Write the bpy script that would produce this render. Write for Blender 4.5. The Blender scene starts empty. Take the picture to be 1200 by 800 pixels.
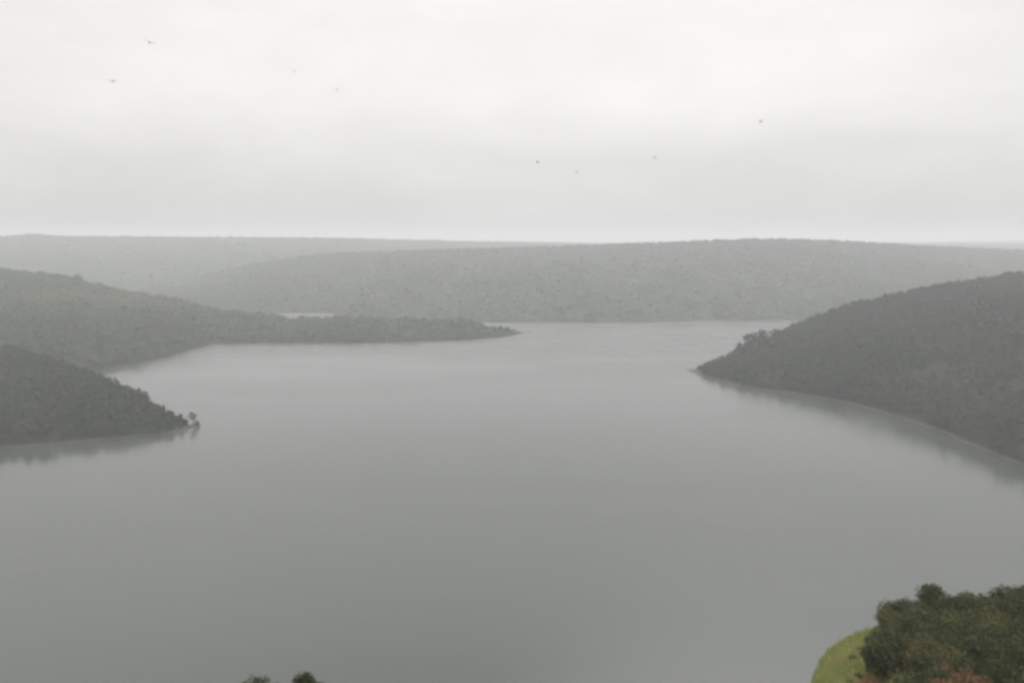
import bpy, math, random
import numpy as np
from mathutils import Vector
random.seed(7)
rng = np.random.default_rng(11)
R = math.radians
S = bpy.context.scene
C = S.collection

# ------------------------------------------------------------------ camera
CAM_Z, F, YH = 150.0, 900.0, 283.0            # eye height over the lake, focal length and horizon row in photo pixels
PITCH = math.atan((400 - YH) / F)
cam_d = bpy.data.cameras.new('camera')
cam = bpy.data.objects.new('camera', cam_d); C.objects.link(cam)
cam.location = (0, 0, CAM_Z)
cam.rotation_euler = (math.pi / 2 - PITCH, 0, 0)
cam_d.sensor_width = 36; cam_d.lens = 36 * F / 1200
cam_d.clip_start = 0.5; cam_d.clip_end = 60000
S.camera = cam

# ------------------------------------------------------------------ sky, sun, exposure
SUN_EL, SUN_ROT = 48, 20
w = bpy.data.worlds.new('World'); S.world = w; w.use_nodes = True
nt = w.node_tree; nt.nodes.clear()
def N(tree, t, **kw):
    n = tree.nodes.new(t)
    for k, v in kw.items():
        if k in n.inputs: n.inputs[k].default_value = v
        else: setattr(n, k, v)
    return n
L = nt.links.new
sky = N(nt, 'ShaderNodeTexSky', sky_type='NISHITA', sun_disc=False)
sky.sun_elevation = R(SUN_EL); sky.sun_rotation = R(SUN_ROT); sky.dust_density = 4; sky.air_density = 1.5
hs = N(nt, 'ShaderNodeHueSaturation', Saturation=0.0, Value=1.0)
L(sky.outputs[0], hs.inputs['Color'])
tc = N(nt, 'ShaderNodeTexCoord')
sep = N(nt, 'ShaderNodeSeparateXYZ'); L(tc.outputs['Generated'], sep.inputs[0])
# overcast layer: cloud deck brighter overhead than at the horizon, with soft uneven patches
grad = N(nt, 'ShaderNodeFloatCurve')
cvp = grad.mapping.curves[0].points
grad.mapping.use_clip = False
for k, (x_, y_) in enumerate([(0.0, 0.272), (0.13, 0.392), (0.29, 0.452), (0.42, 0.71), (1.0, 0.85)]):
    if k == 0: cvp[0].location = (x_, y_)
    elif k == 4: pass
    else: cvp.new(x_, y_)
cvp[len(cvp) - 1].location = (1.0, 0.85)
grad.mapping.update()
sc20 = N(nt, 'ShaderNodeMath', operation='MULTIPLY'); sc20.inputs[1].default_value = 20.0
L(sep.outputs[2], grad.inputs['Value']); L(grad.outputs[0], sc20.inputs[0])
mp = N(nt, 'ShaderNodeMapping'); mp.inputs['Scale'].default_value = (1, 1, 2.6); mp.inputs['Location'].default_value = (3.1, 0.4, 0.2)
L(tc.outputs['Generated'], mp.inputs[0])
no = N(nt, 'ShaderNodeTexNoise', Scale=2.6, Detail=7.0, Roughness=0.56, Distortion=0.25); L(mp.outputs[0], no.inputs['Vector'])
cr = N(nt, 'ShaderNodeMapRange'); cr.inputs[1].default_value = 0.3; cr.inputs[2].default_value = 0.7
cr.inputs[3].default_value = 0.90; cr.inputs[4].default_value = 1.10
L(no.outputs[0], cr.inputs[0])
mu = N(nt, 'ShaderNodeMath', operation='MULTIPLY'); L(sc20.outputs[0], mu.inputs[0]); L(cr.outputs[0], mu.inputs[1])
tint = N(nt, 'ShaderNodeMix', data_type='RGBA', blend_type='MULTIPLY'); tint.inputs[0].default_value = 1
L(mu.outputs[0], tint.inputs[6]); tint.inputs[7].default_value = (1.0, 0.985, 0.975, 1)
mx = N(nt, 'ShaderNodeMix', data_type='RGBA'); mx.inputs[0].default_value = 0.9
L(hs.outputs[0], mx.inputs[6]); L(tint.outputs[2], mx.inputs[7])
bg = N(nt, 'ShaderNodeBackground', Strength=0.1); L(mx.outputs[2], bg.inputs[0])
L(bg.outputs[0], N(nt, 'ShaderNodeOutputWorld').inputs[0])

sun_d = bpy.data.lights.new('sun', 'SUN'); sun_d.energy = 0.5; sun_d.angle = R(40); sun_d.color = (1, 0.98, 0.955)
sun = bpy.data.objects.new('sun', sun_d); C.objects.link(sun)
sun.rotation_euler = (R(90 - SUN_EL), 0, R(180 - SUN_ROT)); sun.location = (0, 0, 400)

S.view_settings.view_transform = 'Standard'; S.view_settings.look = 'None'
S.view_settings.exposure = 0.08; S.view_settings.gamma = 1; S.view_settings.use_curve_mapping = False
S.render.engine = 'CYCLES'
cy = S.cycles
cy.use_denoising = True
cy.max_bounces = 6; cy.diffuse_bounces = 2; cy.glossy_bounces = 3; cy.volume_bounces = 2; cy.transparent_max_bounces = 4
cy.pixel_filter_type = 'BLACKMAN_HARRIS'; cy.filter_width = 3.4      # the photograph is a soft phone picture
cy.sample_clamp_indirect = 4

HAZE_DENSITY = 2.9e-4

# ------------------------------------------------------------------ helpers
def ray(px, py):
    x, y = (px - 600) / F, (400 - py) / F
    cp, sp = math.cos(PITCH), math.sin(PITCH)
    return np.array([x, cp + y * sp, -sp + y * cp])
def on_water(px, py):
    d = ray(px, py); return np.array([0, 0, CAM_Z]) + d * (-CAM_Z / d[2])
def at_range(px, py, rng_):
    d = ray(px, py); return np.array([0, 0, CAM_Z]) + d * (rng_ / math.hypot(d[0], d[1]))

def _hash(ix, iy, seed):
    h = (ix.astype(np.int64) * 374761393 + iy.astype(np.int64) * 668265263 + seed * 974634777) & 0x7fffffff
    h = ((h ^ (h >> 13)) * 1274126177) & 0x7fffffff
    return ((h ^ (h >> 16)) & 0xffff) / 65535.0
def vnoise(x, y, seed=0):
    x = np.asarray(x, float); y = np.asarray(y, float)
    ix, iy = np.floor(x), np.floor(y); fx, fy = x - ix, y - iy
    fx = fx * fx * (3 - 2 * fx); fy = fy * fy * (3 - 2 * fy)
    a, b = _hash(ix, iy, seed), _hash(ix + 1, iy, seed)
    c, d = _hash(ix, iy + 1, seed), _hash(ix + 1, iy + 1, seed)
    return (a * (1 - fx) + b * fx) * (1 - fy) + (c * (1 - fx) + d * fx) * fy
def fbm(x, y, seed=0, oct=4):
    s, a, t = 0, 1.0, 0
    for k in range(oct):
        s = s + a * vnoise(x * 2 ** k + 17.3 * k, y * 2 ** k - 9.1 * k, seed + k); t += a; a *= 0.5
    return s / t                                        # 0..1

def mesh_from(name, verts, faces, mat, parent=None, tint=None, smooth=False):
    """verts (n,3), faces (m,k) arrays -> ONE linked mesh object"""
    verts = np.asarray(verts, np.float32); faces = np.asarray(faces, np.int32)
    me = bpy.data.meshes.new(name)
    k = faces.shape[1]
    me.vertices.add(len(verts)); me.vertices.foreach_set('co', verts.ravel())
    me.loops.add(faces.size); me.loops.foreach_set('vertex_index', faces.ravel())
    me.polygons.add(len(faces)); me.polygons.foreach_set('loop_start', np.arange(0, faces.size, k, dtype=np.int32))
    me.polygons.foreach_set('loop_total', np.full(len(faces), k, np.int32))
    me.polygons.foreach_set('use_smooth', np.full(len(faces), smooth, bool))
    me.update(calc_edges=True)
    if tint is not None:
        at = me.attributes.new('tint', 'FLOAT', 'POINT'); at.data.foreach_set('value', np.asarray(tint, np.float32))
    me.validate()
    me.materials.append(mat)
    o = bpy.data.objects.new(name, me); C.objects.link(o)
    if parent: o.parent = parent
    return o
def tag(o, label=None, cat=None, group=None, kind=None):
    if label: o['label'] = label
    if cat: o['category'] = cat
    if group: o['group'] = group
    if kind: o['kind'] = kind
    return o

# ------------------------------------------------------------------ materials
def new_mat(name):
    m = bpy.data.materials.new(name); m.use_nodes = True
    t = m.node_tree; t.nodes.clear()
    out = N(t, 'ShaderNodeOutputMaterial'); p = N(t, 'ShaderNodeBsdfPrincipled')
    t.links.new(p.outputs[0], out.inputs[0])
    return m, t, p, out
def ramp(t, stops):
    r = N(t, 'ShaderNodeValToRGB'); e = r.color_ramp.elements
    while len(e) > 1: e.remove(e[0])
    e[0].position = stops[0][0]; e[0].color = (*stops[0][1], 1)
    for p, c in stops[1:]:
        n = e.new(p); n.color = (*c, 1)
    return r
def foliage_mat(name, stops, rough=0.8, transl=0.0):
    m, t, p, out = new_mat(name)
    a = N(t, 'ShaderNodeAttribute', attribute_name='tint')
    r = ramp(t, stops); t.links.new(a.outputs['Fac'], r.inputs[0])
    t.links.new(r.outputs[0], p.inputs['Base Color'])
    p.inputs['Roughness'].default_value = rough; p.inputs['Specular IOR Level'].default_value = 0.2
    if transl:
        tr = N(t, 'ShaderNodeBsdfTranslucent'); t.links.new(r.outputs[0], tr.inputs[0])
        ms = N(t, 'ShaderNodeMixShader'); ms.inputs[0].default_value = transl
        t.links.new(p.outputs[0], ms.inputs[1]); t.links.new(tr.outputs[0], ms.inputs[2]); t.links.new(ms.outputs[0], out.inputs[0])
    return m
def ground_mat(name, low, stops, bank=2.6, scale=0.02):
    """soil / scrub colours by noise, a bare bank along the waterline"""
    m, t, p, out = new_mat(name); l = t.links.new
    g = N(t, 'ShaderNodeNewGeometry')
    n1 = N(t, 'ShaderNodeTexNoise', Scale=scale, Detail=8.0, Roughness=0.62); l(g.outputs['Position'], n1.inputs['Vector'])
    r = ramp(t, stops); l(n1.outputs[0], r.inputs[0])
    s = N(t, 'ShaderNodeSeparateXYZ'); l(g.outputs['Position'], s.inputs[0])
    n2 = N(t, 'ShaderNodeTexNoise', Scale=0.08, Detail=4.0); l(g.outputs['Position'], n2.inputs['Vector'])
    ad = N(t, 'ShaderNodeMath', operation='MULTIPLY_ADD'); l(n2.outputs[0], ad.inputs[0]); ad.inputs[1].default_value = 2.4; l(s.outputs[2], ad.inputs[2])
    mr = N(t, 'ShaderNodeMapRange', interpolation_type='SMOOTHSTEP'); l(ad.outputs[0], mr.inputs[0])
    mr.inputs[1].default_value = bank + 0.6; mr.inputs[2].default_value = bank + 1.8
    mi = N(t, 'ShaderNodeMix', data_type='RGBA'); l(mr.outputs[0], mi.inputs[0])
    mi.inputs[6].default_value = (*low, 1); l(r.outputs[0], mi.inputs[7])
    l(mi.outputs[2], p.inputs['Base Color'])
    p.inputs['Roughness'].default_value = 0.95; p.inputs['Specular IOR Level'].default_value = 0.1
    return m
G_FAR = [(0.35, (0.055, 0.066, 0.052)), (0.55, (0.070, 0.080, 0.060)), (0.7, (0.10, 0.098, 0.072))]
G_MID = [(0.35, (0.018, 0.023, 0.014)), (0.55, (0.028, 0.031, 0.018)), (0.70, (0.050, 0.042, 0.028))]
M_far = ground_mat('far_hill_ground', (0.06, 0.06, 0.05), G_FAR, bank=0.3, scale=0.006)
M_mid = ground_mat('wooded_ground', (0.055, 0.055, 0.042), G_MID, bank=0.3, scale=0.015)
M_left = ground_mat('headland_ground', (0.072, 0.072, 0.054), G_MID, bank=1.4, scale=0.02)
M_right = ground_mat('slope_ground', (0.095, 0.082, 0.064), G_MID, bank=1.3, scale=0.02)
GREEN = [(0.0, (0.017, 0.029, 0.014)), (0.35, (0.030, 0.050, 0.022)), (0.6, (0.046, 0.066, 0.028)), (0.8, (0.080, 0.082, 0.034)), (1.0, (0.125, 0.090, 0.050))]
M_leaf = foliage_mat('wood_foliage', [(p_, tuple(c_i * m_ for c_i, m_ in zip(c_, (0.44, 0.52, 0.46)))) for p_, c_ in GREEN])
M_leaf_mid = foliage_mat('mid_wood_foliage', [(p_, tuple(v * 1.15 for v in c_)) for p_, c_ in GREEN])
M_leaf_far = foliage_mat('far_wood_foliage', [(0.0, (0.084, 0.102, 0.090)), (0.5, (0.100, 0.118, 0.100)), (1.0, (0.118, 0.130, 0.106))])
M_leaf_near = foliage_mat('near_foliage', [(0.0, (0.032, 0.042, 0.018)), (0.35, (0.062, 0.074, 0.028)), (0.6, (0.096, 0.100, 0.036)), (0.8, (0.125, 0.096, 0.040)), (1.0, (0.18, 0.105, 0.048))], transl=0.25)
M_bark, t, p, _ = new_mat('bark')
n = N(t, 'ShaderNodeTexNoise', Scale=6.0, Detail=6.0); r = ramp(t, [(0.3, (0.05, 0.04, 0.03)), (0.7, (0.13, 0.11, 0.09))])
t.links.new(n.outputs[0], r.inputs[0]); t.links.new(r.outputs[0], p.inputs['Base Color']); p.inputs['Roughness'].default_value = 0.95

# water: silty reservoir, light wind ripples
M_water, t, p, _ = new_mat('lake_water'); l = t.links.new
g = N(t, 'ShaderNodeNewGeometry')
nb = N(t, 'ShaderNodeTexNoise', Scale=0.006, Detail=7.0, Roughness=0.6, Distortion=0.4); 
mpw = N(t, 'ShaderNodeMapping'); mpw.inputs['Scale'].default_value = (0.35, 1.5, 1); l(g.outputs['Position'], mpw.inputs[0]); l(mpw.outputs[0], nb.inputs['Vector'])
r = ramp(t, [(0.3, (0.053, 0.061, 0.055)), (0.7, (0.061, 0.069, 0.062))]); l(nb.outputs[0], r.inputs[0]); l(r.outputs[0], p.inputs['Base Color'])
mr = N(t, 'ShaderNodeMapRange'); mr.inputs[1].default_value = 0.38; mr.inputs[2].default_value = 0.64; mr.inputs[3].default_value = 0.09; mr.inputs[4].default_value = 0.21
l(nb.outputs[0], mr.inputs[0]); spw = N(t, 'ShaderNodeSeparateXYZ'); l(g.outputs['Position'], spw.inputs[0])
wind = N(t, 'ShaderNodeMapRange', interpolation_type='SMOOTHSTEP'); l(spw.outputs[1], wind.inputs[0])      # the open reach beyond the points lies in the wind
wind.inputs[1].default_value = 700; wind.inputs[2].default_value = 1250; wind.inputs[3].default_value = 0; wind.inputs[4].default_value = 0.16
adw = N(t, 'ShaderNodeMath', operation='ADD'); l(mr.outputs[0], adw.inputs[0]); l(wind.outputs[0], adw.inputs[1]); l(adw.outputs[0], p.inputs['Roughness'])
p.inputs['IOR'].default_value = 1.4
nw = N(t, 'ShaderNodeTexNoise', Scale=0.35, Detail=5.0, Roughness=0.6); l(g.outputs['Position'], nw.inputs['Vector'])
bu = N(t, 'ShaderNodeBump', Strength=0.35, Distance=0.25); l(nw.outputs[0], bu.inputs['Height']); l(bu.outputs[0], p.inputs['Normal'])

# ------------------------------------------------------------------ ground sheet and lake
EXT = 9000.0
def sheet(name, z, mat):
    v = [(-EXT, -2500, z), (EXT, -2500, z), (EXT, 2 * EXT - 2500, z), (-EXT, 2 * EXT - 2500, z)]
    return mesh_from(name, v, [[0, 1, 2, 3]], mat)
tag(sheet('ground', -8.0, M_far), kind='structure')
tag(sheet('water', 0.0, M_water), kind='structure')

# ------------------------------------------------------------------ hills
class Hill:
    """shore: (px, py) of the waterline; crest: (px, py, range) of the skyline; both read in the photograph, placed in metres."""
    def __init__(self, name, shore, crest, back, mat, tree_h, nu=160, nv=40, seed=1, amp=0.12, bulge=0.62, plateau=None):
        self.px0, self.px1 = shore[0][0], shore[-1][0]
        self.shore = np.array(shore, float); self.crest = np.array(crest, float)
        self.back, self.th, self.seed, self.amp, self.bulge, self.plateau = back, tree_h, seed, amp, bulge, plateau
        us = np.linspace(0, 1, nu); vs = np.concatenate([[-0.12], np.linspace(0, 1, nv), 1 + np.linspace(0, 1, nv // 2)[1:]])
        U, V = np.meshgrid(us, vs, indexing='ij')
        P = self.point(U.ravel(), V.ravel())
        i, j = np.meshgrid(np.arange(nu - 1), np.arange(len(vs) - 1), indexing='ij')
        a = (i * len(vs) + j).ravel(); f = np.stack([a, a + len(vs), a + len(vs) + 1, a + 1], 1)
        self.obj = tag(mesh_from(name, P, f, mat, smooth=True), kind='structure')
    def point(self, u, v):
        px = self.px0 + u * (self.px1 - self.px0)
        sy = np.interp(px, self.shore[:, 0], self.shore[:, 1])
        cyy = np.interp(px, self.crest[:, 0], self.crest[:, 1]); cr_ = np.interp(px, self.crest[:, 0], self.crest[:, 2])
        cp, sp = math.cos(PITCH), math.sin(PITCH)
        def rays(py):
            x, y = (px - 600) / F, (400 - py) / F
            return np.stack([x, cp + y * sp, -sp + y * cp], 1)
        ds = rays(sy); Sp = ds * (-CAM_Z / ds[:, 2])[:, None]; Sp[:, 2] = 0
        dc = rays(cyy); Yw = np.where(dc[:, 2] < -1e-3, -CAM_Z * dc[:, 1] / np.minimum(dc[:, 2], -1e-3), 1e9)
        cr_ = np.minimum(cr_, Sp[:, 1] + 0.45 * np.maximum(Yw - Sp[:, 1], 0)); hr = np.hypot(dc[:, 0], dc[:, 1]); Cp = dc * (cr_ / dc[:, 1])[:, None]; Cp[:, 2] += CAM_Z
        Cp[:, 2] = np.maximum(Cp[:, 2] - self.th, 0.3 * np.clip((self.px1 - px) / 6, -2, 1) * np.clip((px - self.px0) / 6, -2, 1))
        dirn = dc[:, :2] / hr[:, None]
        vf = np.clip(v, 0, 1)
        P = np.zeros((len(u), 3))
        P[:, :2] = Sp[:, :2] * (1 - vf)[:, None] + Cp[:, :2] * vf[:, None]
        prof = vf ** self.bulge * (1 - 0.25 * np.sin(math.pi * vf) * 0.3)
        P[:, 2] = Cp[:, 2] * prof
        spur = (fbm(P[:, 0] / 130, P[:, 1] / 200, self.seed, 4) - 0.5) * 2
        P[:, 2] += spur * self.amp * Cp[:, 2] * np.sin(math.pi * np.clip(vf, 0, 1)) ** 0.8 * (v > 0)
        P[:, 2] += (fbm(P[:, 0] / 14, P[:, 1] / 14, self.seed + 9, 3) - 0.5) * np.minimum(2.0, 0.06 * Cp[:, 2]) * (v > 0.02)
        # shoreline irregularity
        jit = (fbm(P[:, 0] / 18, P[:, 1] / 18, self.seed + 4, 3) - 0.5) * np.minimum(10, 0.012 * np.hypot(P[:, 0], P[:, 1]))
        jit = jit + (fbm(P[:, 0] / 55, P[:, 1] / 55, self.seed + 6, 3) - 0.5) * np.minimum(22, 0.9 * Cp[:, 2])
        P[:, :2] += dirn * (jit * (vf < 0.02))[:, None]
        # behind the crest
        vb = np.clip(v - 1, 0, 1); m = vb > 0
        if m.any():
            P[m, :2] += dirn[m] * (vb[m] * np.clip(P[m, 2] * 4, 15, self.back))[:, None]
            zc = P[m, 2]
            if self.plateau is None: P[m, 2] = zc * (1 - vb[m] ** 1.5) - 5 * vb[m]
            else: P[m, 2] = zc + (self.plateau - zc) * vb[m]
        m = v < 0
        P[m, :2] -= dirn[m] * 12; P[m, 2] = -4
        return P
    def scatter(self, n, vmin=0.0, vmax=1.15, zmin=1.0, bias=None):
        """random points on the slope, spread evenly over the ground"""
        uu, vv = rng.random(n * 4), vmin + rng.random(n * 4) * (vmax - vmin)
        e = 1e-3
        p0, p1, p2 = self.point(uu, vv), self.point(np.minimum(uu + e, 1), vv), self.point(uu, vv + e)
        area = np.abs((p1 - p0)[:, 0] * (p2 - p0)[:, 1] - (p1 - p0)[:, 1] * (p2 - p0)[:, 0]) + 1e-9
        area = np.minimum(area, np.percentile(area, 97))
        k = (rng.random(n * 4) * area.max() < area) & (p0[:, 2] > zmin)
        idx = np.nonzero(k)[0]
        return p0[idx[:n]]

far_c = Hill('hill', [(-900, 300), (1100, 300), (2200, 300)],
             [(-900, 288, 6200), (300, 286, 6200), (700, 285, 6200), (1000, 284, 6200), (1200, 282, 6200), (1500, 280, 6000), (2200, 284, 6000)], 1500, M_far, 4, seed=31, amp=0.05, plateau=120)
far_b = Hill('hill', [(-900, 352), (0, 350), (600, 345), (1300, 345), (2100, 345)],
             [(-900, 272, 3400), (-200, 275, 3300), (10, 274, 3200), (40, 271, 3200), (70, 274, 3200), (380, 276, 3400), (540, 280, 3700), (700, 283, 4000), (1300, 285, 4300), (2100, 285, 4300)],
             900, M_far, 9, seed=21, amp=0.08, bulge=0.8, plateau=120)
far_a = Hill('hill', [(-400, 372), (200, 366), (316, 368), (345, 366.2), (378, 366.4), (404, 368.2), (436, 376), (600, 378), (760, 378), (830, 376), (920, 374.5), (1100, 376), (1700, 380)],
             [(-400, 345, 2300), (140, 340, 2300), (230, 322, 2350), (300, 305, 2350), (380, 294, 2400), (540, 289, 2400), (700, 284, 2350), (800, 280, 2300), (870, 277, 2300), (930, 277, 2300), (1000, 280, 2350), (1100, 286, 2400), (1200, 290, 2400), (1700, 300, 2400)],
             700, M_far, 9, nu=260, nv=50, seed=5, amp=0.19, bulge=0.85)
mid_l = Hill('hill', [(-520, 500), (0, 452), (120, 432), (165, 425), (200, 416), (250, 403), (300, 402), (400, 402.5), (470, 401), (540, 399), (585, 395.5), (605, 392.5), (622, 388.7)],
             [(-520, 300, 1500), (-100, 306, 1500), (0, 313, 1480), (60, 319, 1470), (84, 322, 1465), (92, 321, 1460), (105, 330, 1450), (150, 339, 1430), (200, 346, 1400), (250, 360, 1380), (280, 363, 1360), (322, 366, 1340), (340, 370.5, 1340), (368, 370.8, 1330), (392, 367.8, 1330), (430, 369, 1325), (470, 371, 1320), (545, 373, 1300), (575, 378, 1285), (602, 382.5, 1270), (622, 388.3, 1266)],
             420, M_mid, 7, nu=240, seed=41, amp=0.13, bulge=0.7)
near_l = Hill('headland', [(-420, 575), (-100, 531), (0, 526), (100, 518), (200, 508), (222, 503), (237, 498)],
             [(-420, 350, 900), (-150, 380, 850), (0, 404, 800), (30, 411, 780), (60, 420, 760), (110, 436, 730), (145, 450, 700), (165, 460, 685), (185, 473, 665), (205, 484, 650), (220, 490.5, 642), (230, 493.5, 640), (237, 497.8, 632)],
             230, M_left, 5.5, nu=200, seed=51, amp=0.10, bulge=0.5)
right_h = Hill('headland', [(803, 432.5), (815, 438), (830, 443), (880, 454), (950, 465), (1020, 479), (1100, 505), (1200, 545), (1300, 590), (1500, 690)],
             [(803, 432.2, 906), (815, 428, 915), (830, 424, 920), (870, 407, 930), (900, 395, 940), (930, 381, 960), (1000, 355, 1000), (1050, 343, 1020), (1100, 333, 1030), (1150, 326, 1040), (1200, 318, 1050), (1300, 300, 1050), (1500, 270, 1000)],
             350, M_right, 6, nu=260, nv=60, seed=61, amp=0.17, bulge=0.62)

# ------------------------------------------------------------------ forest masses
def forest(name, pts, rad, nq, q, mat, kind='stuff', tint_fn=None, tall=1.15, rag=0.45, emergent=0.07, up=0.25, vary=0.15):
    """each tree a clump of leafy faces; ONE object of uncountable far-off wood"""
    n = len(pts)
    r = rad * (0.5 + 0.75 * rng.random(n) ** 1.3 + 0.6 * (rng.random(n) < emergent)) * np.clip(0.5 + pts[:, 2] / 8, 0.5, 1)      # low scrub at the waterline, trees above
    base = fbm(pts[:, 0] / 60, pts[:, 1] / 60, 77, 3) * 0.6 + fbm(pts[:, 0] / 260, pts[:, 1] / 220, 79, 3) * 1.3 + rng.random(n) * 0.4 - 0.72
    if tint_fn is not None: base = tint_fn(pts, base)
    d = rng.normal(size=(n, nq, 3)); d /= np.linalg.norm(d, axis=2, keepdims=True)
    d[:, :, 2] = np.abs(d[:, :, 2]) * 1.25 - 0.35
    d *= (0.55 + 0.5 * rng.random((n, nq, 1)))
    cen = pts[:, None, :] + d * r[:, None, None] * np.array([1, 1, tall]) + np.array([0, 0, 0.55]) * r[:, None, None] * tall
    # faces lie roughly along the crown's surface
    nrm = d + rng.normal(size=d.shape) * rag + np.array([0, 0, up]); nrm /= np.linalg.norm(nrm, axis=2, keepdims=True)
    ref = rng.normal(size=d.shape); a = np.cross(nrm, ref); a /= np.linalg.norm(a, axis=2, keepdims=True); b = np.cross(nrm, a)
    s = (q * r[:, None, None] * (0.6 + 0.8 * rng.random((n, nq, 1))))
    a, b = a * s, b * s * 0.75
    V = np.stack([cen - a - b * 0.4, cen - a * 0.2 - b, cen + a + b * 0.3, cen + a * 0.1 + b], 2).reshape(-1, 3)
    Fc = np.arange(len(V)).reshape(-1, 4)
    tint = np.repeat(np.clip(base[:, None] + (rng.random((n, nq)) - 0.5) * vary, 0, 1).ravel(), 4)
    return tag(mesh_from(name, V, Fc, mat, tint=tint), kind=kind)

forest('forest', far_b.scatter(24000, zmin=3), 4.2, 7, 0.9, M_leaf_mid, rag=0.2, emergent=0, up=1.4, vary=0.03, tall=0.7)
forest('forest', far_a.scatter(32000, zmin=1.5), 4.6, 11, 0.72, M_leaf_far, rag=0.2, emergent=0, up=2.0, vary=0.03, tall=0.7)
forest('forest', mid_l.scatter(14000, zmin=0.15, vmax=1.8), 4.4, 20, 0.52, M_leaf_mid, rag=0.3, up=0.8, vary=0.06, tall=0.9)
lp = near_l.scatter(7500, zmin=0.35, vmax=1.9)
lp = lp[lp[:, 2] > 0.3 + 2.0 * np.clip((-lp[:, 0] / lp[:, 1] - 0.44) / 0.04, 0, 1) * np.clip(fbm(lp[:, 0] / 22, lp[:, 1] / 22, 33, 3) * 4 - 1.5, 0, 1)]
forest('forest', lp, 3.1, 40, 0.36, M_leaf, rag=0.6, emergent=0.12)
def ochre(pts, base):        # drier, browner scrub low on the open slope towards the near shore
    m = np.clip((pts[:, 0] / np.maximum(pts[:, 1], 1) - 0.50) / 0.12, 0, 1) * np.clip((60 - pts[:, 2]) / 30, 0, 1)
    return base + m * (fbm(pts[:, 0] / 45, pts[:, 1] / 45, 90, 3) * 1.3 - 0.15)
rp = right_h.scatter(17000, zmin=0.35, vmax=1.9)
rp = rp[rp[:, 2] > 0.3 + 2.6 * np.clip((rp[:, 0] / rp[:, 1] - 0.40) / 0.08, 0, 1) * np.clip(fbm(rp[:, 0] / 26, rp[:, 1] / 26, 34, 3) * 4 - 1.5, 0, 1)]
gap = fbm(rp[:, 0] / 35, rp[:, 1] / 35, 91, 3)
rp = rp[~((gap > 0.57) & (rp[:, 0] / rp[:, 1] > 0.48) & (rp[:, 2] < 50) & (rng.random(len(rp)) < 0.75))]
forest('forest', rp, 3.4, 34, 0.38, M_leaf, tint_fn=ochre, rag=0.6, emergent=0.12)

# ------------------------------------------------------------------ near slope below the viewpoint
def dep_of(py, px=1080):       # angle below the horizontal of a photo pixel
    d = ray(px, py); return math.atan(-d[2] / math.hypot(d[0], d[1]))
sil = [(-1500, 900), (-200, 900), (250, 905), (600, 930), (900, 930), (938, 860), (953, 808), (957, 790), (963, 775), (972, 763), (984, 753), (1002, 744), (1022, 738), (1050, 730), (1100, 724), (1150, 721), (1200, 716), (1300, 706), (1700, 694)]
AZ = np.array([math.atan2(ray(px, 760)[0], ray(px, 760)[1]) for px, _ in sil]); DEP = np.array([dep_of(py, px) for px, py in sil])
AZ[0] = -1.9; AZ[-1] = 1.9
D0 = np.interp(AZ, [-2, 0.0, 0.3, 0.42, 0.6, 2], [70, 60, 75, 100, 112, 112])
def near_z(az, d):
    dep = np.interp(az, AZ, DEP); d0 = np.interp(az, AZ, D0)
    t = np.clip(1 - d / d0, 0, 1)
    z = (CAM_Z - 1.7) - d * np.tan(np.minimum(dep + 0.30 * t ** 1.3, 1.2)) + 1.7 * d / d0 * (d < d0)
    over = np.maximum(d - d0, 0)
    zc = CAM_Z - d0 * np.tan(dep)
    z = np.where(d > d0, zc - over * 0.62 - 0.011 * over ** 2, z)
    x, y = d * np.sin(az), d * np.cos(az)
    z = z + (fbm(x / 9, y / 9, 71, 3) - 0.5) * 1.6 * np.clip(d / 30, 0, 1)
    return np.maximum(z, -6)
az = np.concatenate([np.linspace(-1.9, 0.25, 70), np.linspace(0.25, 0.65, 110)[1:], np.linspace(0.65, 1.9, 40)[1:]])
dd = np.concatenate([[0.01], np.linspace(3, 260, 110)])
A, Dm = np.meshgrid(az, dd, indexing='ij')
P = np.stack([Dm * np.sin(A), Dm * np.cos(A), near_z(A, Dm)], 2).reshape(-1, 3)
i, j = np.meshgrid(np.arange(len(az) - 1), np.arange(len(dd) - 1), indexing='ij')
a = (i * len(dd) + j).ravel(); f = np.stack([a, a + len(dd), a + len(dd) + 1, a + 1], 1)
def px_az(px): return math.atan2(ray(px, 760)[0], ray(px, 760)[1])
AZ_A, AZ_B = px_az(986), px_az(1029)
def rim_edge(d): return AZ_A + (AZ_B - AZ_A) * np.clip((d - 62) / 30, 0, 1)      # where the open grass gives way to the thicket
rim = np.clip((rim_edge(Dm) + 0.02 * (fbm(Dm / 6, A * 40, 4, 2) - 0.5) - A) / 0.012 + 0.5, 0, 1)
rim = (rim * np.clip((A - px_az(905)) / 0.03, 0, 1)).ravel()
M_near, t, p, _ = new_mat('grassy_bank'); l = t.links.new
g = N(t, 'ShaderNodeNewGeometry')
n1 = N(t, 'ShaderNodeTexNoise', Scale=0.12, Detail=8.0, Roughness=0.65); l(g.outputs['Position'], n1.inputs['Vector'])
r = ramp(t, [(0.32, (0.16, 0.195, 0.06)), (0.5, (0.24, 0.27, 0.09)), (0.62, (0.26, 0.25, 0.10)), (0.74, (0.15, 0.10, 0.06))]); l(n1.outputs[0], r.inputs[0])
ra = ramp(t, [(0.35, (0.045, 0.042, 0.022)), (0.5, (0.075, 0.055, 0.030)), (0.62, (0.12, 0.075, 0.045)), (0.72, (0.07, 0.08, 0.03))]); l(n1.outputs[0], ra.inputs[0])
at = N(t, 'ShaderNodeAttribute', attribute_name='tint')
mi = N(t, 'ShaderNodeMix', data_type='RGBA'); l(at.outputs['Fac'], mi.inputs[0]); l(ra.outputs[0], mi.inputs[6]); l(r.outputs[0], mi.inputs[7])
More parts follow.
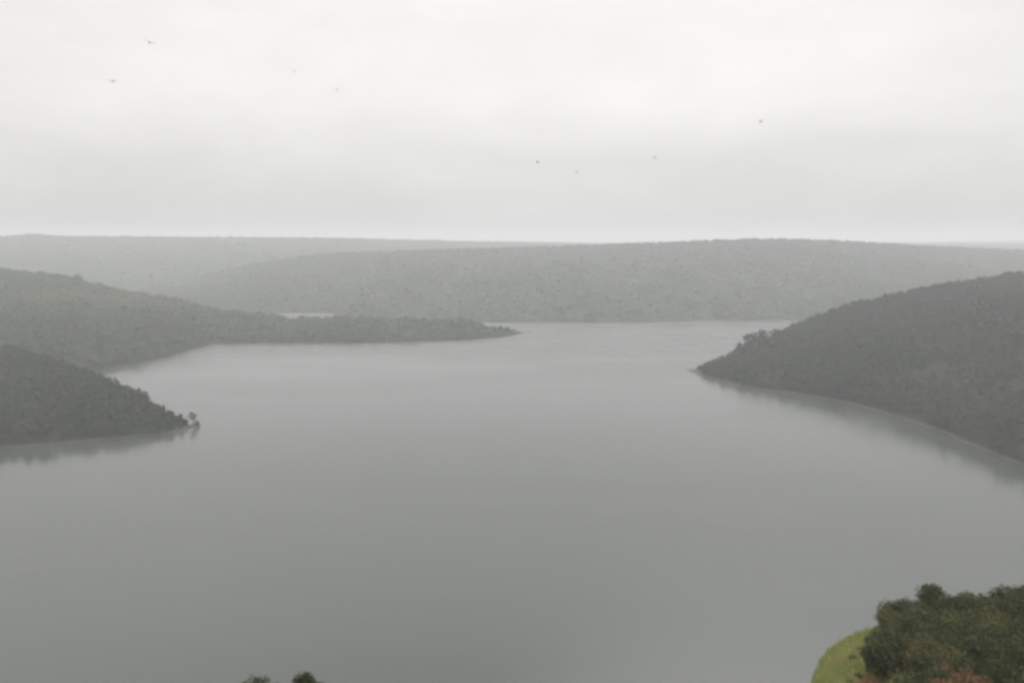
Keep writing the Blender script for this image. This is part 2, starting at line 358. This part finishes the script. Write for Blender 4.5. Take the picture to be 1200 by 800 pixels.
l(mi.outputs[2], p.inputs['Base Color']); p.inputs['Roughness'].default_value = 0.95; p.inputs['Specular IOR Level'].default_value = 0.1
nb2 = N(t, 'ShaderNodeTexNoise', Scale=3.0, Detail=6.0); l(g.outputs['Position'], nb2.inputs['Vector'])
bu = N(t, 'ShaderNodeBump', Strength=0.6, Distance=0.3); l(nb2.outputs[0], bu.inputs['Height']); l(bu.outputs[0], p.inputs['Normal'])
tag(mesh_from('hillside', P, f, M_near, tint=rim, smooth=True), kind='structure')

# grass tufts on the bank (stuff)
def near_pt(px, py_guess=None, d=None):
    azz = math.atan2(ray(px, 760)[0], ray(px, 760)[1])
    z = float(near_z(np.array([azz]), np.array([d]))[0])
    return np.array([d * math.sin(azz), d * math.cos(azz), z])
ng = 60000
ga = 0.30 + rng.random(ng) * 0.40; gd = 30 + 100 * np.sqrt(rng.random(ng))
gp = np.stack([gd * np.sin(ga), gd * np.cos(ga), near_z(ga, gd)], 1)
keep = (ga < rim_edge(gd)) | (rng.random(ng) < 0.25); ga, gd, gp = ga[keep], gd[keep], gp[keep]; ng = len(ga)
hgt = 0.35 + 0.55 * rng.random(ng) * fbm(gp[:, 0] / 5, gp[:, 1] / 5, 3, 2) * 1.4
th = rng.random(ng) * 6.283; wv = np.stack([np.cos(th), np.sin(th), 0 * th], 1) * (0.10 + 0.12 * rng.random(ng))[:, None]
lean = rng.normal(size=(ng, 3)) * 0.18; lean[:, 2] = hgt
V = np.stack([gp - wv, gp + wv, gp + wv * 0.25 + lean], 1); V[:, :2, 2] -= 0.1; V = V.reshape(-1, 3)
M_grass = foliage_mat('bank_grass', [(0.0, (0.17, 0.215, 0.065)), (0.5, (0.28, 0.32, 0.10)), (1.0, (0.33, 0.32, 0.14))], transl=0.2)
gt = np.repeat(np.clip(fbm(gp[:, 0] / 7, gp[:, 1] / 7, 8, 3) * 1.2 - 0.2 + rng.random(ng) * 0.3, 0, 1), 3)
tag(mesh_from('grass', V, np.arange(len(V)).reshape(-1, 3), M_grass, tint=gt), kind='stuff')

ua = -1.5 + rng.random(6000) * 1.76; ud = 8 + 110 * np.sqrt(rng.random(6000))
up = np.stack([ud * np.sin(ua), ud * np.cos(ua), near_z(ua, ud)], 1)
up = up[fbm(up[:, 0] / 12, up[:, 1] / 12, 55, 3) > 0.42]
forest('undergrowth', up, 0.9, 26, 0.28, M_leaf_near)

# ------------------------------------------------------------------ individual trees and shrubs
def tube(path, radii, sides=7):
    path = np.array(path, float); V, Fc = [], []
    for k, pnt in enumerate(path):
        d = path[min(k + 1, len(path) - 1)] - path[max(k - 1, 0)]; d /= np.linalg.norm(d)
        ref = np.array([1, 0, 0]) if abs(d[0]) < 0.8 else np.array([0, 1, 0])
        a = np.cross(d, ref); a /= np.linalg.norm(a); b = np.cross(d, a)
        for s in range(sides):
            an = 2 * math.pi * s / sides; V.append(pnt + (a * math.cos(an) + b * math.sin(an)) * radii[k])
    for k in range(len(path) - 1):
        for s in range(sides):
            s2 = (s + 1) % sides; Fc.append([k * sides + s, k * sides + s2, (k + 1) * sides + s2, (k + 1) * sides + s])
    return np.array(V), np.array(Fc)
def plant(name, h, width, clumps, leaves, leaf, mat, stem_h=0.3, stems=1, tint0=0.45, seed=0, spire=0.0):
    """Empty at the base > trunk (with limbs), crown (leaf clumps around limb ends)"""
    r_ = np.random.default_rng(seed)
    root = bpy.data.objects.new(name, None); C.objects.link(root); root.empty_display_size = 0.5
    cs = []
    for k in range(clumps):
        t_ = (k + 0.5) / clumps; z = h * (stem_h + (1 - stem_h) * t_ * 0.93)
        env = math.sin(math.pi * min(0.98, 0.18 + 0.72 * t_)) ** 0.8 * (1 - spire * t_)
        an = k * 2.4 + r_.random() * 0.9; rr = width * 0.5 * env * (0.35 + 0.55 * r_.random())
        cs.append((rr * math.cos(an), rr * math.sin(an), z, width * (0.17 + 0.16 * r_.random()) * (1 - 0.5 * spire * t_)))
    cs = np.array(cs)
    V, Fc = [], []; off = 0
    for s in range(stems):
        ox, oy = (r_.normal() * 0.05 * width, r_.normal() * 0.05 * width) if stems > 1 else (0, 0)
        v, f_ = tube([(0, 0, -0.25), (ox * .3, oy * .3, h * stem_h * 0.6), (ox * 1.5, oy * 1.5, h * stem_h * 1.2), (ox * 2, oy * 2, h * 0.85)],
                     np.array([0.032, 0.026, 0.02, 0.006]) * h / math.sqrt(stems))
        V.append(v); Fc.append(f_ + off); off += len(v)
    for c in cs[::2]:
        z0 = max(0.15 * h, c[2] - 0.22 * h)
        v, f_ = tube([(0, 0, z0), (c[0] * 0.5, c[1] * 0.5, (z0 + c[2]) / 2 - 0.02 * h), tuple(c[:3])], np.array([0.012, 0.008, 0.003]) * h, 5)
        V.append(v); Fc.append(f_ + off); off += len(v)
    mesh_from('trunk', np.concatenate(V), np.concatenate(Fc), M_bark, root, smooth=True)
    ci = r_.integers(0, clumps, leaves)
    d = r_.normal(size=(leaves, 3)); d /= np.linalg.norm(d, axis=1, keepdims=True)
    cen = cs[ci, :3] + d * (cs[ci, 3] * (0.55 + 0.55 * r_.random(leaves)))[:, None] * np.array([1, 1, 0.85])
    cen[:, 2] = np.maximum(cen[:, 2], 0.05 * h)
    nrm = d + r_.normal(size=d.shape) * 0.6; nrm /= np.linalg.norm(nrm, axis=1, keepdims=True)
    a = np.cross(nrm, r_.normal(size=d.shape)); a /= np.linalg.norm(a, axis=1, keepdims=True); b = np.cross(nrm, a)
    s = (leaf * (0.6 + 0.8 * r_.random(leaves)))[:, None]; a, b = a * s, b * s * 0.55
    Vq = np.stack([cen - a, cen - b, cen + a, cen + b], 1).reshape(-1, 3)
    ctint = tint0 + (r_.random(clumps) - 0.5) * 0.3
    tint = np.repeat(np.clip(ctint[ci] + (r_.random(leaves) - 0.5) * 0.25, 0, 1), 4)
    mesh_from('crown', Vq, np.arange(len(Vq)).reshape(-1, 4), mat, root, tint=tint)
    return root
def dup(root):
    r_ = root.copy(); C.objects.link(r_)
    for ch in list(root.children):
        c = ch.copy(); C.objects.link(c); c.parent = r_
    return r_
used = set()
def place(proto, loc, scale, rz, label, cat, group=None, squash=1.0):
    o = proto if proto.name not in used else dup(proto)
    used.add(proto.name); used.add(o.name)
    o.location = Vector([float(q) for q in loc]); o.scale = (scale, scale, scale * squash); o.rotation_euler = (0, 0, rz)
    return tag(o, label, cat, group)

# --- thicket on the near bank
kinds = [
    (plant('shrub', 2.7, 3.9, 16, 2600, 0.14, M_leaf_near, 0.12, 4, 0.30, 1), 'dark green rounded shrub in the thicket on the near bank', 0.38),
    (plant('shrub', 2.2, 3.3, 14, 2200, 0.13, M_leaf_near, 0.10, 4, 0.60, 2), 'olive green shrub in the thicket on the near bank', 0.33),
    (plant('shrub', 3.7, 3.4, 18, 2800, 0.15, M_leaf_near, 0.20, 3, 0.34, 3, 0.3), 'taller dark shrub with pointed top in the near thicket', 0.11),
    (plant('shrub', 1.9, 2.7, 12, 1700, 0.12, M_leaf_near, 0.10, 5, 0.93, 4), 'rusty brown dry shrub in the thicket on the near bank', 0.18),
]
spots, tries = [], 0
while len(spots) < 190 and tries < 9000:
    tries += 1
    azz = 0.34 + random.random() * 0.36; d = 55 + 62 * random.random()
    z = float(near_z(np.array([azz]), np.array([d]))[0])
    if azz < float(rim_edge(np.array([d]))[0]) + 0.9 / d + 0.008 * random.random(): continue       # the rim of the bank stays grassy
    if d < 84 and vnoise(np.array([d / 7]), np.array([azz * 16]), 15)[0] > 0.60: continue            # bare gaps lower in the thicket
    q = (d * math.sin(azz), d * math.cos(azz), z)
    if any((q[0] - s[0]) ** 2 + (q[1] - s[1]) ** 2 < 2.1 ** 2 for s in spots): continue
    spots.append(q)
for q in spots:
    x = random.random(); k = 0
    while x > kinds[k][2] and k < 3: x -= kinds[k][2]; k += 1
    if k == 3 and math.hypot(q[0], q[1]) > 86: k = 1
    elif k < 2 and math.hypot(q[0], q[1]) < 78 and random.random() < 0.4: k = 3       # more dry russet growth low on the bank
    if k == 2 and azz < px_az(1110): k = 1
    sc_ = 0.65 + 0.5 * random.random()
    place(kinds[k][0], q, sc_, random.random() * 6.28, kinds[k][1], 'shrub', 'shrubs of the thicket on the near bank', 0.85 + 0.3 * random.random())

for k in range(5):          # weeds and seedlings on the open grass of the rim
    d = 64 + 34 * random.random(); azz = px_az(962) + (float(rim_edge(np.array([d]))[0]) - px_az(962)) * (0.55 + 0.45 * random.random())
    q = (d * math.sin(azz), d * math.cos(azz), float(near_z(np.array([azz]), np.array([d]))[0]))
    place(kinds[1][0], q, 0.2 + 0.2 * random.random(), random.random() * 6.28, 'knee high olive weed clump on the bright grassy rim of the near bank', 'weed', 'weeds on the grassy rim', 0.8)

# --- tree tops rising into the bottom of the frame
def top_tree(px, py, d, h, w_, seed, label, spire=0.3):
    top = at_range(px, py, d)
    azz = math.atan2(top[0], top[1]); zg = float(near_z(np.array([azz]), np.array([d]))[0])
    hh = max(h, top[2] - zg)
    o = plant('tree', hh, w_, 26, 9000, 0.12, M_leaf_near, 0.25, 1, 0.2, seed, spire)
    place(o, (top[0], top[1], zg), 1.0, seed, label, 'tree')
top_tree(356, 787, 52, 8, 3.6, 101, 'dark tree with the tallest pointed top at the bottom edge of the photo', 0.75)
top_tree(373, 797, 53, 8, 3.2, 102, 'lower dark treetop just right of the tall pointed one', 0.55)
top_tree(297, 799, 56, 8, 4.2, 103, 'broad flat dark treetop left of the tall pointed one', 0.25)
top_tree(324, 800.5, 54, 8, 2.6, 104, 'small dark treetop between the broad and the pointed treetops', 0.5)

# --- trees that stand out along the two headlands
far_kinds = [plant('tree', 7.5, 6.0, 12, 420, 0.55, M_leaf, 0.28, 1, 0.22, 11),
             plant('tree', 9.0, 5.2, 12, 420, 0.55, M_leaf, 0.25, 1, 0.30, 12, 0.45),
             plant('tree', 5.5, 6.2, 12, 420, 0.50, M_leaf, 0.18, 2, 0.40, 13),
             plant('tree', 7.5, 5.0, 8, 220, 0.45, M_leaf, 0.5, 1, 0.35, 14)]
def ridge_trees(hill, n, u0, u1, label, group, v0=0.75, v1=1.05, s0=0.8):
    for k in range(n):
        u = u0 + (u1 - u0) * (k + random.random() * 0.8) / n; v = v0 + (v1 - v0) * random.random()
        pt = hill.point(np.array([u]), np.array([v]))[0]
        if pt[2] < 0.3: continue
        place(random.choice(far_kinds[:3]), pt - np.array([0, 0, 0.3]), s0 + 0.4 * random.random(), random.random() * 6.28, label, 'tree', group)
upx = lambda hill, px: (px - hill.px0) / (hill.px1 - hill.px0)
ridge_trees(near_l, 46, upx(near_l, 0), upx(near_l, 220), 'dark round tree on the skyline of the left headland', 'trees along the crest of the left headland', s0=0.6)
ridge_trees(right_h, 70, upx(right_h, 812), upx(right_h, 1200), 'dark tree on the skyline of the right headland', 'trees along the crest of the right headland', s0=0.65)
ridge_trees(near_l, 16, upx(near_l, 198), upx(near_l, 233), 'small tree low on the point of the left headland', 'small trees on the point of the left headland', 0.2, 1.0, 0.4)
ridge_trees(right_h, 18, upx(right_h, 808), upx(right_h, 850), 'small tree low on the point of the right headland', 'small trees on the point of the right headland', 0.2, 1.0, 0.4)
def spot_tree(hill, px, v, py_top, kind, label, cat='tree'):
    b = hill.point(np.array([upx(hill, px)]), np.array([v]))[0]; d = ray(px, py_top)
    top = CAM_Z + d[2] * b[1] / d[1]; s = max(0.3, (top - b[2]) / [7.5, 9.0, 5.5, 7.5][kind])
    o = place(far_kinds[kind], b - np.array([0, 0, 0.15]), 1, px, label, cat)
    o.scale = (s, s, s)
spot_tree(near_l, 226, 0.9, 483, 3, 'lone tree standing clear at the tip of the left headland')
spot_tree(near_l, 231, 0.5, 493, 2, 'low dark bush at the water on the left headland tip', 'bush')
for px, pt_, k, lb in [(881, 391, 2, 'leftmost of the tall trees above the right headland point'), (893, 386.5, 0, 'second tall tree from the right headland point'),
                       (909, 386, 2, 'rounded tree beside the tall trees of the right headland'), (866, 401, 1, 'small pointed tree below the tall pair on the right headland')]:
    spot_tree(right_h, px, 0.97, pt_, k, lb)

# ------------------------------------------------------------------ birds
M_bird, t, p, _ = new_mat('dark_plumage'); p.inputs['Base Color'].default_value = (0.2, 0.19, 0.18, 1); p.inputs['Roughness'].default_value = 0.8
def bird_mesh(span, dihedral, sweep):
    """one continuous body with spread wings, tail and head"""
    prof = [(-0.30, 0.004), (-0.22, 0.03), (-0.08, 0.06), (0.06, 0.065), (0.16, 0.045), (0.21, 0.036), (0.25, 0.03), (0.30, 0.004)]
    v, f_ = tube([(0, y * span, 0) for y, _ in prof], [r_ * span for _, r_ in prof], 8)
    V, Fc = [v], [f_]; off = len(v)
    for s in (-1, 1):
        st = [(0.02, 0.13, -0.10, 0), (0.2, 0.15, -0.05, 0.2), (0.36, 0.10, -0.05, 0.24), (0.5, 0.0, -0.045, 0.22)]
        rows = []
        for x, le, te, dz in st:
            y0, y1 = le - sweep * x, te - sweep * x
            z = dihedral * dz
            rows += [(s * x, y0, z), (s * x, (y0 + y1) / 2, z + 0.012), (s * x, y1, z), (s * x, (y0 + y1) / 2, z - 0.008)]
        rows = np.array(rows) * span; ff = []
        for k in range(3):
            for q in range(4): ff.append([k * 4 + q, k * 4 + (q + 1) % 4, k * 4 + 4 + (q + 1) % 4, k * 4 + 4 + q])
        ff.append([12, 13, 14, 15]); V.append(rows); Fc.append(np.array(ff) + off); off += 16
    tl = np.array([(-0.02, -0.22, 0.01), (0.02, -0.22, 0.01), (0.09, -0.42, 0.01), (-0.09, -0.42, 0.01), (-0.02, -0.22, -0.005), (0.02, -0.22, -0.005), (0.09, -0.42, -0.002), (-0.09, -0.42, -0.002)]) * span
    V.append(tl); Fc.append(np.array([[0, 1, 2, 3], [7, 6, 5, 4], [0, 4, 5, 1], [1, 5, 6, 2], [2, 6, 7, 3], [3, 7, 4, 0]]) + off)
    return np.concatenate(V), np.concatenate(Fc)
for px, py, rg, span, dih, rz, roll, lb in [
    (175, 50, 150, 2.1, 0.5, 0.25, 0.45, 'darkest bird, banking high at the upper left of the sky'),
    (132, 95.5, 165, 2.1, 0.3, 0.1, 0.05, 'bird gliding with flat wings, lowest one at the far left'),
    (395, 106, 205, 2.0, 1.2, 0.1, -0.25, 'pale bird with bent wings in the upper middle left sky'),
    (345, 84, 215, 0.95, 0.4, 1.2, 0.3, 'faint tiny bird just left of the pale bent winged one'),
    (630, 190.5, 190, 1.5, 0.6, 0.8, 0.4, 'small bird low in the middle of the sky over the far ridge'),
    (676, 202, 215, 1.2, 0.5, 1.3, 0.2, 'faint bird lowest of all, right of the middle one'),
    (767, 185, 210, 1.4, 0.7, 0.9, -0.3, 'faint bird between the middle bird and the rightmost bird'),
    (891, 143, 185, 1.6, 0.6, 0.6, -0.5, 'rightmost bird, alone in the pale sky')]:
    v, f_ = bird_mesh(span, dih, 0.35)
    o = tag(mesh_from('bird', v, f_, M_bird, smooth=False), lb, 'bird', 'birds circling over the lake')
    o.location = Vector([float(q) for q in at_range(px, py, rg)]); o.rotation_euler = (0.1, roll, rz)

# ------------------------------------------------------------------ haze: the damp air over the whole valley
x0, x1, y0, y1, z0, z1 = -EXT - 50, EXT + 50, -2550, 2 * EXT - 2450, -9.0, 240.0
hv = [(x0, y0, z0), (x1, y0, z0), (x1, y1, z0), (x0, y1, z0), (x0, y0, z1), (x1, y0, z1), (x1, y1, z1), (x0, y1, z1)]
hf = [[3, 2, 1, 0], [4, 5, 6, 7], [0, 1, 5, 4], [1, 2, 6, 5], [2, 3, 7, 6], [3, 0, 4, 7]]
M_haze = bpy.data.materials.new('damp_air'); M_haze.use_nodes = True
t = M_haze.node_tree; t.nodes.clear()
pv = N(t, 'ShaderNodeVolumePrincipled'); pv.inputs['Color'].default_value = (0.952, 0.967, 0.980, 1)
pv.inputs['Density'].default_value = HAZE_DENSITY; pv.inputs['Anisotropy'].default_value = 0.3
t.links.new(pv.outputs[0], N(t, 'ShaderNodeOutputMaterial').inputs['Volume'])
M_haze.cycles.homogeneous_volume = True if hasattr(M_haze.cycles, 'homogeneous_volume') else None
tag(mesh_from('haze', hv, hf, M_haze), kind='stuff')
